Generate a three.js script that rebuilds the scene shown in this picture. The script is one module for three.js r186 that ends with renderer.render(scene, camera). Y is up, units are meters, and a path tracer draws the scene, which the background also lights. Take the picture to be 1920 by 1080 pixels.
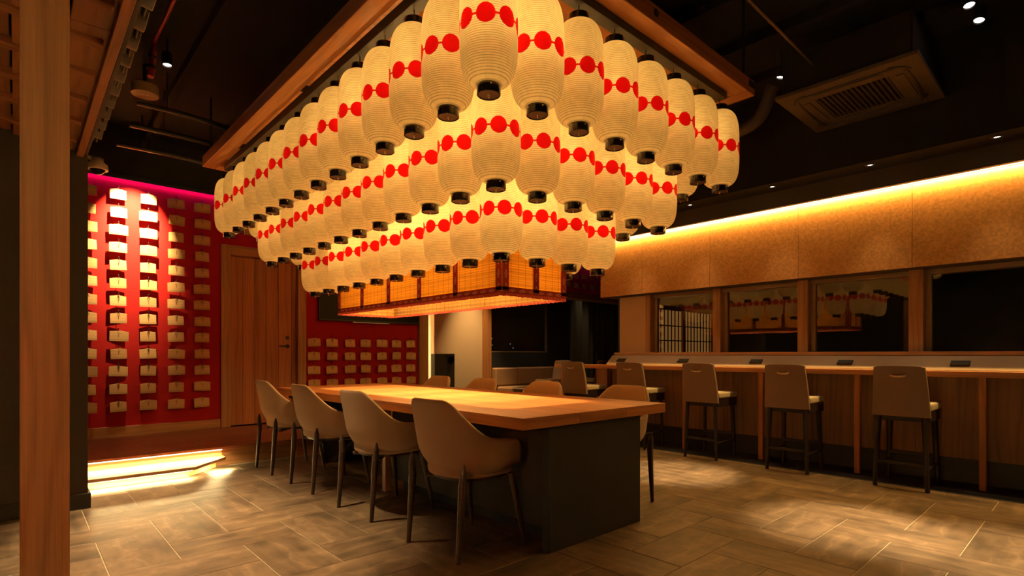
import * as THREE from 'three';
import { mergeGeometries, toCreasedNormals } from 'three/addons/utils/BufferGeometryUtils.js';
import { RectAreaLightUniformsLib } from 'three/addons/lights/RectAreaLightUniformsLib.js';

// ---------------------------------------------------------------- camera, sky, large lights, exposure
// Room axes: u runs away from the camera along the long table (-z), v runs to the right (+x), h is height (y).
const W = (u, v, h) => new THREE.Vector3(v, h, -u);
const scene = new THREE.Scene();
scene.background = new THREE.Color(0x000000);
const FOCAL = 1016.3;
const camera = new THREE.PerspectiveCamera(2 * Math.atan(540 / FOCAL) * 180 / Math.PI, 1920 / 1080, 0.05, 60);
camera.position.set(0, 1.06, 0);
camera.rotation.set(0, -42.454 * Math.PI / 180, 0);
camera.setViewOffset(1920, 1080, 0, -124.4, 1920, 1080);      // lens shifted upwards
camera.updateProjectionMatrix(); camera.updateMatrixWorld();
const renderer = new THREE.WebGLRenderer({ antialias: true });
renderer.toneMapping = THREE.LinearToneMapping;
renderer.toneMappingExposure = 1.0;
renderer.shadowMap.enabled = true;
RectAreaLightUniformsLib.init();

const LC = {                                                   // lamp colours (linear) and strengths
  lantern: [1, 0.635, 0.23], lanternI: 0.245,
  spot: [1, 0.66, 0.31], wall: [1, 0.71, 0.34],
  led: [1, 0.53, 0.125], step: [1, 0.74, 0.32], pink: [1, 0.01, 1.7],
};
const col = (c) => new THREE.Color().setRGB(c[0], c[1], c[2]);
function spot(u, v, h, tu, tv, th, color, power, angle, penumbra, size = 1) {
  const l = new THREE.SpotLight(col(color), power, 0, angle * Math.PI / 180, penumbra, 2);
  l.position.copy(W(u, v, h)); l.target.position.copy(W(tu, tv, th)); l.castShadow = true; l.shadow.radius = size;
  scene.add(l); scene.add(l.target); return l;
}
function area(u, v, h, w, d, color, power, towards, turn) {     // turn: long side runs along u (true) or v
  const l = new THREE.RectAreaLight(col(color), power, w, d);
  l.position.copy(W(u, v, h)); l.up.set(turn ? 1 : 0, 0, turn ? 0 : -1);
  l.lookAt(W(...towards)); scene.add(l); return l;
}

// ---------------------------------------------------------------- random numbers and noise
let seed = 20240611;
const rnd = () => { seed = (seed * 1664525 + 1013904223) >>> 0; return seed / 4294967296; };
const rr = (a, b) => a + (b - a) * rnd();
const hash = (x, y, s) => { let n = Math.imul(x, 374761393) ^ Math.imul(y, 668265263) ^ Math.imul(s, 1274126177); n = Math.imul(n ^ (n >>> 13), 1274126177); return ((n ^ (n >>> 16)) >>> 0) / 4294967296; };
function vnoise(x, y, px, py, s) {                             // tiling value noise, period px x py
  const xi = Math.floor(x), yi = Math.floor(y), fx = x - xi, fy = y - yi;
  const m = (a, p) => ((a % p) + p) % p, sx = fx * fx * (3 - 2 * fx), sy = fy * fy * (3 - 2 * fy);
  const a = hash(m(xi, px), m(yi, py), s), b = hash(m(xi + 1, px), m(yi, py), s), c = hash(m(xi, px), m(yi + 1, py), s), d = hash(m(xi + 1, px), m(yi + 1, py), s);
  return a + (b - a) * sx + (c - a) * sy + (a - b - c + d) * sx * sy;
}
function fbm(x, y, px, py, oct, s) { let t = 0, a = 0.5, n = 0; for (let i = 0; i < oct; i++) { t += a * vnoise(x, y, px, py, s + i); n += a; x *= 2; y *= 2; px *= 2; py *= 2; a *= 0.5; } return t / n; }
const clamp = (x, a = 0, b = 1) => Math.min(b, Math.max(a, x));
const smooth = (a, b, x) => { const t = clamp((x - a) / (b - a)); return t * t * (3 - 2 * t); };
function tex(w, h, fn, srgb = true, rx = 1, ry = 1) {
  const d = new Uint8Array(w * h * 4);
  for (let y = 0; y < h; y++) for (let x = 0; x < w; x++) {
    const c = fn(x / w, y / h), i = (y * w + x) * 4;
    for (let k = 0; k < 3; k++) d[i + k] = Math.round(255 * clamp(c.length ? c[k] : c));
    d[i + 3] = 255;
  }
  const t = new THREE.DataTexture(d, w, h);
  t.wrapS = t.wrapT = THREE.RepeatWrapping; t.magFilter = THREE.LinearFilter; t.minFilter = THREE.LinearMipmapLinearFilter; t.generateMipmaps = true;
  if (srgb) t.colorSpace = THREE.SRGBColorSpace;
  t.repeat.set(rx, ry); t.needsUpdate = true; return t;
}
// wood: u along the grain, 2 m x 0.5 m
const woodFn = (x, y) => {
  const warp = 0.10 * (fbm(x * 3, y * 4, 3, 4, 3, 11) - 0.5);
  const ring = 0.5 + 0.5 * Math.sin(2 * Math.PI * ((y + warp) * 9 + 2.2 * (fbm(x * 2, y * 3, 2, 3, 2, 5) - 0.5)));
  const fib = fbm(x * 10, y * 160, 10, 160, 2, 31), broad = fbm(x * 2, y * 8, 2, 8, 3, 77);
  return clamp(0.90 - 0.10 * Math.pow(ring, 3) * (0.3 + 0.9 * broad) - 0.11 * (fib - 0.3) - 0.16 * (broad - 0.5));
};
const woodMap = tex(1024, 512, woodFn, true, 0.5, 2);
const woodBump = tex(512, 512, (x, y) => fbm(x * 8, y * 128, 8, 128, 2, 31), false, 0.5, 2);
const stoneFn = (x, y) => {
  const wx = fbm(x * 3, y * 3, 3, 3, 4, 3), s = fbm(x * 2 + 0, y * 14, 2, 14, 4, 21), m = fbm(x * 6, y * 6, 6, 6, 5, 9);
  const vein = Math.pow(1 - Math.abs(2 * fbm(x * 3, y * 5, 3, 5, 4, 51) - 1), 14);
  const v = 0.66 + 0.34 * (s - 0.5) + 0.30 * (m - 0.5) + 0.12 * (wx - 0.5) + 0.14 * vein;
  return [v * 1.0, v * 0.965, v * 0.91];
};
const stoneMap = tex(1024, 1024, stoneFn, true, 1.3, 1.3);
const stoneBump = tex(512, 512, (x, y) => 0.5 * fbm(x * 4, y * 20, 4, 20, 5, 21) + 0.5 * fbm(x * 24, y * 24, 24, 24, 3, 63), false, 1.3, 1.3);
const clothBump = tex(256, 256, (x, y) => 0.5 + 0.25 * Math.sin(x * 2 * Math.PI * 64) * Math.sin(y * 2 * Math.PI * 64) + 0.4 * (vnoise(x * 96, y * 96, 96, 96, 4) - 0.5), false, 6, 6);
const mottleFn = (x, y) => { const a = fbm(x * 64, y * 64, 64, 64, 3, 13), b = fbm(x * 4, y * 4, 4, 4, 3, 15); const v = 0.84 + 0.24 * (a - 0.5) + 0.015 * (b - 0.5); return [v, v * 0.98, v * 0.94]; };
const mottleMap = tex(512, 512, mottleFn, true, 1, 1);
const plasterBump = tex(256, 256, (x, y) => fbm(x * 24, y * 24, 24, 24, 4, 17), false, 1, 1);
// lantern paper: cream, a ring of eight red discs joined by a thin red line
const LN = { R: 0.125, H: 0.503, RIBS: 52, band: 0.236 };
const paperMap = tex(1024, 512, (x, y) => {
  const fibre = 0.93 + 0.10 * (fbm(x * 40, y * 18, 40, 18, 4, 41) - 0.5) + 0.05 * (fbm(x * 6, y * 4, 6, 4, 3, 43) - 0.5);
  const rib = Math.abs(((y * LN.RIBS) % 1) - 0.5) * 2, dark = 1 - 0.30 * smooth(0.60, 1.0, rib);
  const seam = Math.abs(x - 0.34) < 0.0018 ? 0.8 : 1;
  let c = [0.99 * fibre * dark * seam, 0.925 * fibre * dark * seam, 0.74 * fibre * dark * seam];
  const px = ((x * 8) % 1 - 0.5) / 8 * (2 * Math.PI * LN.R), py = y * LN.H - LN.band, d = Math.hypot(px, py);
  if (d < 0.041 || Math.abs(py) < 0.0040) { const e = 0.85 + 0.15 * fibre * dark; c = [0.74 * e, 0.035 * e, 0.03 * e]; }
  return c;
});
const bambooMap = tex(512, 512, (x, y) => {
  const k = Math.floor(y * 96), f = (y * 96) % 1, tone = 0.72 + 0.24 * hash(3, k, 7) + 0.12 * (fbm(x * 6, y * 96, 6, 96, 2, 19) - 0.5);
  const gap = f < 0.14 ? 0.78 : 1, cord = Math.abs(((x * 8) % 1) - 0.5) < 0.022 ? 0.62 : 1, v = tone * gap * cord;
  return [v, v * 0.845, v * 0.50];
}, true, 2, 2.4);
const brocadeMap = tex(128, 128, (x, y) => {
  const d = Math.abs(x - 0.5) * 1.6 + Math.abs(y - 0.5) * 1.0;
  if ((d > 0.26 && d < 0.34) || d < 0.07) return [0.95, 0.80, 0.66];
  if (x < 0.09 || x > 0.91) return [0.68, 0.22, 0.14];
  const n = vnoise(x * 32, y * 32, 32, 32, 23); return n > 0.82 ? [0.80, 0.40, 0.26] : [0.56, 0.10, 0.10];
}, true, 1, 1);

// ---------------------------------------------------------------- materials
const std = (c, o = {}) => new THREE.MeshStandardMaterial({ color: col(c), roughness: 0.6, ...o });
const phy = (c, o = {}) => new THREE.MeshPhysicalMaterial({ color: col(c), roughness: 0.6, ...o });
const wood = (c, o = {}) => std(c, { map: woodMap, bumpMap: woodBump, bumpScale: 0.0006, roughness: 0.5, ...o });
const M = {
  tableWood: wood([0.70, 0.285, 0.085], { roughness: 0.42 }),
  oak: wood([0.58, 0.27, 0.10]), cedar: wood([0.62, 0.26, 0.085]), postWood: wood([0.50, 0.27, 0.13]), pillar: wood([0.76, 0.46, 0.25]),
  doorWood: [wood([0.58, 0.20, 0.06]), wood([0.63, 0.225, 0.07]), wood([0.53, 0.18, 0.055])],
  deck: [wood([0.42, 0.15, 0.065], { roughness: 0.35 }), wood([0.36, 0.125, 0.055], { roughness: 0.35 }), wood([0.47, 0.175, 0.07], { roughness: 0.38 })],
  beam: wood([0.64, 0.24, 0.07]), soffitWood: wood([0.46, 0.19, 0.06]),
  counterWood: wood([0.64, 0.28, 0.10]), cabinetWood: [wood([0.32, 0.165, 0.06]), wood([0.36, 0.18, 0.065]), wood([0.28, 0.15, 0.06])],
  darkWood: wood([0.060, 0.027, 0.016], { roughness: 0.45 }), plaque: wood([0.86, 0.51, 0.21]),
  stone: [[0.42, 0.325, 0.235], [0.44, 0.34, 0.245], [0.395, 0.305, 0.22], [0.43, 0.33, 0.235]].map((c) => std(c, { map: stoneMap, bumpMap: stoneBump, bumpScale: 0.0022, roughness: 0.46 })),
  grout: std([0.56, 0.47, 0.34], { roughness: 0.9, bumpMap: plasterBump, bumpScale: 0.0005 }),
  blackTile: std([0.012, 0.010, 0.009], { roughness: 0.75, bumpMap: stoneBump, bumpScale: 0.001 }),
  ceiling: std([0.0035, 0.0025, 0.002], { roughness: 0.95, bumpMap: plasterBump, bumpScale: 0.002 }),
  black: std([0.012, 0.011, 0.011], { roughness: 0.55 }), blackSteel: std([0.022, 0.020, 0.018], { roughness: 0.5, metalness: 0.3 }),
  lacquer: phy([0.010, 0.008, 0.008], { roughness: 0.22, clearcoat: 0.6, clearcoatRoughness: 0.12 }), capDisc: std([0.11, 0.05, 0.03], { roughness: 0.55 }),
  slabGrey: std([0.011, 0.0095, 0.008], { roughness: 0.7, bumpMap: plasterBump, bumpScale: 0.0004 }),
  red: phy([0.36, 0.012, 0.010], { roughness: 0.9, specularIntensity: 0.3, bumpMap: plasterBump, bumpScale: 0.0006 }),
  darkWall: std([0.042, 0.034, 0.027], { roughness: 0.85, bumpMap: plasterBump, bumpScale: 0.0008 }),
  plaster: std([0.55, 0.40, 0.25], { roughness: 0.85, bumpMap: plasterBump, bumpScale: 0.0008 }),
  stepRiser: std([0.62, 0.42, 0.16], { roughness: 0.8 }), paleWall: std([0.70, 0.60, 0.42], { roughness: 0.85 }),
  gold: std([0.68, 0.34, 0.10], { map: mottleMap, roughness: 0.8 }),
  taupe: std([0.36, 0.265, 0.175], { roughness: 0.6 }),
  fabric: phy([0.47, 0.345, 0.235], { roughness: 0.9, bumpMap: clothBump, bumpScale: 0.0006, sheen: 0.25, sheenRoughness: 0.6 }),
  stoolHide: phy([0.22, 0.15, 0.105], { roughness: 0.62, bumpMap: clothBump, bumpScale: 0.0004 }), seatHide: phy([0.52, 0.46, 0.34], { roughness: 0.5, bumpMap: clothBump, bumpScale: 0.0004 }),
  steel: std([0.55, 0.52, 0.47], { roughness: 0.3, metalness: 1 }), brass: std([0.85, 0.70, 0.46], { roughness: 0.4, metalness: 0.2 }), stoolLeg: wood([0.022, 0.011, 0.008], { roughness: 0.5 }),
  frameMetal: std([0.26, 0.20, 0.14], { roughness: 0.45, metalness: 0.3 }),
  screen: phy([0.004, 0.004, 0.005], { roughness: 0.35, specularIntensity: 0.4 }), plastic: std([0.02, 0.019, 0.018], { roughness: 0.4 }), white: std([0.80, 0.74, 0.66], { roughness: 0.5 }),
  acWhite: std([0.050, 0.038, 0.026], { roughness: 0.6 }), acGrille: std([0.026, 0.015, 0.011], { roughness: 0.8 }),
  curtain: std([0.070, 0.066, 0.050], { roughness: 0.95 }), cord: std([0.10, 0.05, 0.03], { roughness: 0.8 }), bench: std([0.42, 0.25, 0.13], { roughness: 0.7 }),
  roofTile: std([0.13, 0.125, 0.10], { roughness: 0.42 }), nightBlue: std([0.016, 0.019, 0.020], { roughness: 0.8 }), redPaint: std([0.24, 0.012, 0.012], { roughness: 0.5 }),
  glass: phy([0.86, 0.88, 0.86], { transmission: 1, thickness: 0, roughness: 0.0, ior: 1.62 }),
  paper: phy([1, 0.97, 0.90], { map: paperMap, transmission: 0.62, thickness: 0, roughness: 0.93, specularIntensity: 0.3 }),
  bamboo: phy([1, 0.92, 0.72], { map: bambooMap, transmission: 0.64, thickness: 0, roughness: 0.95, specularIntensity: 0.2 }),
  brocade: std([1, 1, 1], { map: brocadeMap, roughness: 0.8 }), tassel: std([0.45, 0.07, 0.04], { roughness: 0.8 }),
};
const glow = (c, k) => new THREE.MeshStandardMaterial({ color: 0x111111, emissive: col(c), emissiveIntensity: k, roughness: 1 });
const G = { bulb: glow([1, 0.60, 0.22], 4), led: glow([1, 0.82, 0.50], 5), step: glow([1, 0.9, 0.62], 3), pink: glow([1, 0.05, 0.3], 2), spot: glow([1, 0.9, 0.72], 9), shoji: glow([0.95, 0.40, 0.10], 0.24), far: glow([0.8, 0.85, 0.7], 0.5) };

// ---------------------------------------------------------------- geometry helpers
// chamfered box with uv in metres; g: axis of the grain ('x','y','z')
function cbox(w, h, d, c = 0.002, g = 'x', off = [rnd() * 2, rnd()]) {
  const H = [w / 2, h / 2, d / 2]; c = Math.min(c, ...H.map((x) => x * 0.8));
  const P = [], N = [], U = [], AX = { x: 0, y: 1, z: 2 }, ga = AX[g];
  const push = (pts, n) => {
    const a = Math.abs(n[0]), b = Math.abs(n[1]), e = Math.abs(n[2]), m = a >= b && a >= e ? 0 : b >= e ? 1 : 2;
    const axes = [0, 1, 2].filter((k) => k !== m); let [p, q] = axes; if (q === ga) [p, q] = [q, p];
    const u = new THREE.Vector3(...pts[0]), tri = new THREE.Vector3().subVectors(new THREE.Vector3(...pts[1]), u).cross(new THREE.Vector3().subVectors(new THREE.Vector3(...pts[2]), u));
    if (tri.dot(new THREE.Vector3(...n)) < 0) pts = [...pts].reverse();
    const l = Math.hypot(...n), order = pts.length === 4 ? [0, 1, 2, 0, 2, 3] : [0, 1, 2];
    for (const i of order) { P.push(...pts[i]); N.push(n[0] / l, n[1] / l, n[2] / l); U.push(pts[i][p] + off[0], pts[i][q] + off[1] + (m === 1 ? 0.13 : 0)); }
  };
  const pt = (s, k) => { const r = [0, 0, 0]; for (let i = 0; i < 3; i++) r[i] = s[i] * (H[i] - (i === k ? 0 : c)); return r; };
  for (let k = 0; k < 3; k++) for (const s of [-1, 1]) {
    const a = (k + 1) % 3, b = (k + 2) % 3, S = (x, y) => { const q = [0, 0, 0]; q[k] = s; q[a] = x; q[b] = y; return q; }, n = [0, 0, 0]; n[k] = s;
    push([pt(S(-1, -1), k), pt(S(1, -1), k), pt(S(1, 1), k), pt(S(-1, 1), k)], n);
  }
  for (let k = 0; k < 3; k++) { const a = (k + 1) % 3, b = (k + 2) % 3; for (const x of [-1, 1]) for (const y of [-1, 1]) { const s1 = [0, 0, 0], s2 = [0, 0, 0], n = [0, 0, 0]; s1[k] = -1; s2[k] = 1; s1[a] = s2[a] = x; s1[b] = s2[b] = y; n[a] = x; n[b] = y; push([pt(s1, a), pt(s2, a), pt(s2, b), pt(s1, b)], n); } }
  for (const x of [-1, 1]) for (const y of [-1, 1]) for (const z of [-1, 1]) push([pt([x, y, z], 0), pt([x, y, z], 1), pt([x, y, z], 2)], [x, y, z]);
  const o = new THREE.BufferGeometry();
  o.setAttribute('position', new THREE.Float32BufferAttribute(P, 3)); o.setAttribute('normal', new THREE.Float32BufferAttribute(N, 3)); o.setAttribute('uv', new THREE.Float32BufferAttribute(U, 2));
  return o;
}
const moved = (g, x, y, z, rx = 0, ry = 0, rz = 0) => { if (rx) g.rotateX(rx); if (rz) g.rotateZ(rz); if (ry) g.rotateY(ry); return g.translate(x, y, z); };
const flat = (g) => (g.index ? g.toNonIndexed() : g);
const join = (list) => mergeGeometries(list.map(flat));
function rod(a, b, ra, rb, seg = 12) {                          // tapered round bar from a (radius ra) to b (radius rb)
  const A = new THREE.Vector3(...a), B = new THREE.Vector3(...b), d = B.clone().sub(A), g = new THREE.CylinderGeometry(rb, ra, d.length(), seg, 1);
  g.applyQuaternion(new THREE.Quaternion().setFromUnitVectors(new THREE.Vector3(0, 1, 0), d.clone().normalize()));
  return g.translate((a[0] + b[0]) / 2, (a[1] + b[1]) / 2, (a[2] + b[2]) / 2);
}
const lathe = (pts, seg = 24) => new THREE.LatheGeometry(pts.map((p) => new THREE.Vector2(...p)), seg);
const disc = (r, h, seg = 24, b = 0.002) => lathe([[0.0001, 0], [r - b, 0], [r, b], [r, h - b], [r - b, h], [0.0001, h]], seg);
const tube = (pts, r, seg = 24, rad = 8) => new THREE.TubeGeometry(new THREE.CatmullRomCurve3(pts.map((p) => new THREE.Vector3(...p))), seg, r, rad);

// ---------------------------------------------------------------- naming
const used = {};
function numbered(n) { const k = used[n] = (used[n] ?? -1) + 1; return k ? `${n}_${String(k).padStart(3, '0')}` : n; }
function tag(o, label, category, group) { o.userData = { label, category }; if (group) o.userData.group = group; return o; }
function thing(name, label, category, pos, turn = 0, group) { const g = new THREE.Group(); g.name = numbered(name); g.position.copy(pos); g.rotation.y = turn; tag(g, label, category, group); scene.add(g); return g; }
function part(parent, name, geo, mat, at = [0, 0, 0], rot = [0, 0, 0], label) {
  const m = new THREE.Mesh(geo, mat); m.name = name; m.position.set(...at); m.rotation.set(...rot); m.castShadow = m.receiveShadow = true;
  if (label) m.userData.label = label; parent.add(m); return m;
}
function copyOf(root, pos, turn, label, group) { const r = root.clone(); r.name = numbered(root.name.replace(/_\d{3}$/, '')); r.position.copy(pos); r.rotation.y = turn; r.userData = { ...root.userData, label }; if (group) r.userData.group = group; scene.add(r); return r; }
function struct(name, pos = W(0, 0, 0)) { const g = new THREE.Group(); g.name = name; g.position.copy(pos); g.userData = { kind: 'structure' }; scene.add(g); return g; }
// a box in room axes under a parent that is not turned
function slab(parent, name, u, v, h, mat, { c = 0.002, g = 'x', label } = {}) {
  const p = parent.position, ce = W((u[0] + u[1]) / 2, (v[0] + v[1]) / 2, (h[0] + h[1]) / 2).sub(p);
  return part(parent, name, cbox(v[1] - v[0], h[1] - h[0], u[1] - u[0], c, g), mat, ce.toArray(), [0, 0, 0], label);
}
function wall(name, u, v, h, mat) {
  const ce = W((u[0] + u[1]) / 2, (v[0] + v[1]) / 2, (h[0] + h[1]) / 2), m = new THREE.Mesh(cbox(v[1] - v[0], h[1] - h[0], u[1] - u[0], 0.001), mat);
  m.name = name; m.position.copy(ce); m.castShadow = m.receiveShadow = true; m.userData = { kind: 'structure' }; scene.add(m); return m;
}
const ORD = ['first', 'second', 'third', 'fourth', 'fifth', 'sixth', 'seventh', 'eighth', 'ninth', 'tenth', 'eleventh', 'twelfth', 'thirteenth', 'fourteenth'];
const PLANK = 0.003;
// ================================================================ THE ROOM SHELL
const CEIL = 3.5, RED = 7.12, DECK = 0.185;
{ // floor: grout bed with herringbone stone tiles
  const f = struct('floor');
  slab(f, 'screed', [-3.6, 9.8], [-2.4, 11.8], [-0.20, -0.0135], M.darkWall, { c: 0 });
  slab(f, 'grout_bed', [-3.4, 5.72], [-2.0, 5.256], [-0.0135, -0.0035], M.grout, { c: 0 });
  slab(f, 'black_strip', [-3.4, 5.6], [5.258, 6.0], [-0.0135, 0.0], M.blackTile, { c: 0.001 });
  const w = 0.3025, L = 2 * w, gap = 0.0022, u0 = 2.6325, v0 = 1.2375, tiles = [];
  for (let k = -40; k < 40; k++) for (let j = -30; j < 30; j++) {
    const bv = v0 + k * w + 2 * j * w, bu = u0 + k * w - 2 * j * w;
    tiles.push([bu, bu + w, bv, bv + L], [bu + w, bu + w + L, bv, bv + w]);
  }
  const list = [];
  for (const [a, b, c, d] of tiles) {
    const mv = (c + d) / 2, umax = mv < 0.40 ? 4.74 : 5.64;
    const r = [Math.max(a, -3.3), Math.min(b, umax), Math.max(c, -1.95), Math.min(d, 5.2575)];
    if (r[1] - r[0] < 0.03 || r[3] - r[2] < 0.03) continue;
    const ce = W((r[0] + r[1]) / 2, (r[2] + r[3]) / 2, 0), p = ce.clone().project(camera), depth = ce.clone().applyMatrix4(camera.matrixWorldInverse).z;
    const inside = depth < 0 && Math.abs(p.x) < 1.35 && Math.abs(p.y) < 1.5, full = Math.abs((b - a) - (r[1] - r[0])) + Math.abs((d - c) - (r[3] - r[2])) < 1e-6;
    list.push({ r, ce, key: inside ? -depth : 100 - depth, full, along: b - a > d - c });
  }
  list.sort((a, b) => a.key - b.key);
  const geos = []; for (let i = 0; i < 6; i++) geos.push(cbox(L - gap * 2, 0.012, w - gap * 2, 0.0018, 'x', [rnd() * 3, rnd() * 3]));
  const rest = [];
  list.forEach((t, i) => {
    const [a, b, c, d] = t.r, turn = t.along ? Math.PI / 2 : 0, geo = t.full ? geos[(rnd() * 6) | 0] : cbox((t.along ? b - a : d - c) - gap * 2, 0.012, (t.along ? d - c : b - a) - gap * 2, 0.0018, 'x', [rnd() * 3, rnd() * 3]);
    const y = -0.006 + rr(-0.0004, 0.0004);
    if (i < 290) part(f, 'tile', geo, M.stone[(rnd() * 4) | 0], [t.ce.x, y, t.ce.z], [0, turn + (t.full && rnd() < 0.5 ? Math.PI : 0), 0]);
    else rest.push(moved(geo.clone(), 0, 0, 0, 0, turn).translate(t.ce.x, y, t.ce.z));
  });
  if (rest.length) { const m = part(f, 'tile_field', join(rest), M.stone[0]); m.userData.kind = 'stuff'; }
}
{ // black ceiling with joists
  const c = struct('ceiling');
  slab(c, 'ceiling_slab', [-3.6, 9.8], [-2.4, 11.8], [CEIL, CEIL + 0.2], M.ceiling, { c: 0 });
  for (let v = -1.45; v < 5.0; v += 0.62) slab(c, 'joist', [-3.4, 7.1], [v, v + 0.07], [CEIL - 0.08, CEIL], M.ceiling, { g: 'z' });
}
wall('wall_near', [-3.6, -3.4], [-2.2, 8.7], [0, CEIL], M.darkWall);
wall('wall_side', [-3.4, 4.74], [-2.2, -2.0], [0, CEIL], M.darkWall);
{ // dark return wall on the left, its end in view
  const w = struct('wall_left', W(4.74, 0, 0));
  slab(w, 'wall_face', [4.74, 7.32], [-2.2, 0.366], [0, CEIL], M.darkWall);
  slab(w, 'baseboard', [4.725, 4.74], [-2.0, 0.382], [0, 0.104], M.black);
  slab(w, 'baseboard', [4.74, 5.2], [0.366, 0.382], [0, 0.104], M.black, { g: 'z' });
}
{ // red back wall: two low fields, the field above the opening and the dark wall above the light line
  const w = struct('wall_back', W(RED, 0, 0)), t = [RED, RED + 0.2], top = 2.945;
  slab(w, 'red_field', t, [0.366, 1.80], [DECK, top], M.red);
  slab(w, 'red_field', t, [1.80, 2.82], [2.376, top], M.red);
  slab(w, 'red_field', t, [2.82, 4.55], [DECK, top], M.red);
  slab(w, 'red_field', t, [4.55, 10.2], [2.30, top], M.red);
  slab(w, 'dark_field', t, [0.366, 10.2], [top, CEIL], M.black);
  const bb = struct('baseboard_back', W(RED, 0, 0)), lc = struct('trim_4', W(RED, 0, 2.94));
  slab(bb, 'board', [RED - 0.018, RED], [0.366, 1.795], [DECK, DECK + 0.105], M.oak);
  slab(bb, 'board', [RED - 0.018, RED], [2.825, 4.55], [DECK, DECK + 0.105], M.oak);
  slab(lc, 'light_cove', [RED - 0.075, RED], [0.366, 9.6], [2.945, 2.975], M.black);
  slab(lc, 'cove_lip', [RED - 0.075, RED - 0.068], [0.366, 9.6], [2.925, 2.9445], M.black);
  slab(lc, 'light_strip', [RED - 0.036, RED - 0.024], [0.40, 9.5], [2.940, 2.945], G.pink, { c: 0 });
}
area(RED - 0.030, 2.2, 2.936, 3.6, 0.012, LC.pink, 24, [RED + 0.25, 2.2, 2.78]);
area(RED - 0.030, 7.6, 2.936, 3.0, 0.012, LC.pink, 24, [RED + 0.25, 7.6, 2.78]);
{ // wooden trim of the opening beside the red wall
  const t = struct('trim_1', W(RED, 4.55, 0));
  slab(t, 'jamb', [RED - 0.05, RED + 0.25], [4.552, 4.715], [0, 2.17], M.oak, { g: 'y' });
  slab(t, 'header', [RED - 0.05, RED + 0.25], [4.552, 10.2], [2.17, 2.298], M.oak, { g: 'x' });
}
{ // wooden door in its frame
  const d = struct('door_1', W(RED, 2.3, DECK)), f0 = [RED - 0.03, RED + 0.12];
  slab(d, 'frame', f0, [1.80, 1.905], [DECK, 2.376], M.oak, { g: 'y' }); slab(d, 'frame', f0, [2.712, 2.818], [DECK, 2.376], M.oak, { g: 'y' }); slab(d, 'frame', f0, [1.906, 2.711], [2.262, 2.376], M.oak, { g: 'x' });
  const ed = [1.908, 2.06, 2.20, 2.335, 2.49, 2.655];
  for (let i = 0; i < 5; i++) slab(d, 'board', [RED + 0.05, RED + 0.09], [ed[i] + 0.0012, ed[i + 1] - 0.0012], [DECK + 0.008, 2.258], M.doorWood[i % 3], { g: 'y', c: PLANK });
  slab(d, 'stile', [RED + 0.045, RED + 0.095], [2.657, 2.709], [DECK + 0.008, 2.258], M.doorWood[2], { g: 'y' });
  const hx = 2.60, hy = 1.165, at = (u, v, h) => W(u, v, h).sub(d.position).toArray();
  const lever = part(d, 'handle', join([moved(disc(0.026, 0.012), 0, 0, 0, Math.PI / 2), rod([0, 0, 0], [0, 0, 0.055], 0.009, 0.009), moved(cbox(0.13, 0.018, 0.014, 0.004), -0.055, 0, 0.055)]), M.black, at(RED + 0.047, hx, hy));
  part(lever, 'lock', moved(disc(0.022, 0.014), 0, 0, 0, Math.PI / 2), M.black, [0, 0.11, 0]);
}
{ // raised timber floor with one lit step
  const p = struct('trim_2', W(5.64, 0, 0));
  slab(p, 'substructure', [5.716, RED + 0.2], [0.367, 4.55], [0, DECK - 0.022], M.darkWall, { c: 0 });
  slab(p, 'riser', [5.701, 5.715], [0.367, 4.55], [0, DECK - 0.03], M.oak);
  for (let i = 0, u = 5.64; u < RED - 0.02; i++, u += 0.122) {
    let v = 0.368; const cuts = i % 2 ? [1.28, 2.7, 4.55] : [0.9, 2.1, 3.4, 4.55];
    for (const e of cuts) { slab(p, 'plank', [u + 0.0008, Math.min(u + 0.1212, RED - 0.019)], [v + 0.0008, e - 0.0008], [DECK - 0.022, DECK], M.deck[(rnd() * 3) | 0], { c: 0.0015 }); v = e; }
  }
  const sh = new THREE.Shape(); [[0.385, -5.69], [0.385, -5.258], [1.134, -5.258], [1.455, -5.585], [1.455, -5.69]].forEach(([x, y], i) => (i ? sh.lineTo(x, y) : sh.moveTo(x, y)));
  const tread = new THREE.ExtrudeGeometry(sh, { depth: 0.022, bevelEnabled: true, bevelSize: 0.002, bevelThickness: 0.002, bevelSegments: 1 }); tread.rotateX(Math.PI / 2); // shape y -> z
  part(p, 'tread', tread, M.oak, [0 - p.position.x, 0.094, -p.position.z]);
  const ks = new THREE.Shape(); [[0.385, -5.69], [0.385, -5.345], [1.10, -5.345], [1.385, -5.63], [1.385, -5.69]].forEach(([x, y], i) => (i ? ks.lineTo(x, y) : ks.moveTo(x, y)));
  const kick = new THREE.ExtrudeGeometry(ks, { depth: 0.066, bevelEnabled: false }); kick.rotateX(Math.PI / 2);
  part(p, 'kickboard', kick, M.stepRiser, [-p.position.x, 0.0685, -p.position.z]);
  slab(p, 'light_strip', [5.662, 5.672], [0.40, 1.445], [DECK - 0.034, DECK - 0.024], G.step, { c: 0 });
  slab(p, 'riser_panel', [5.696, 5.70], [0.37, 1.452], [0.095, DECK - 0.0305], M.stepRiser);
  slab(p, 'light_strip', [5.285, 5.295], [0.40, 1.12], [0.061, 0.069], G.step, { c: 0 });
}
area(5.652, 0.92, DECK - 0.026, 1.04, 0.02, LC.step, 210, [5.56, 0.92, 0]);
area(5.277, 0.76, 0.066, 0.72, 0.02, LC.step, 330, [5.30, 0.76, 0]);
area(5.43, 1.31, 0.066, 0.30, 0.02, LC.step, 380, [5.44, 1.30, 0]);
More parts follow.
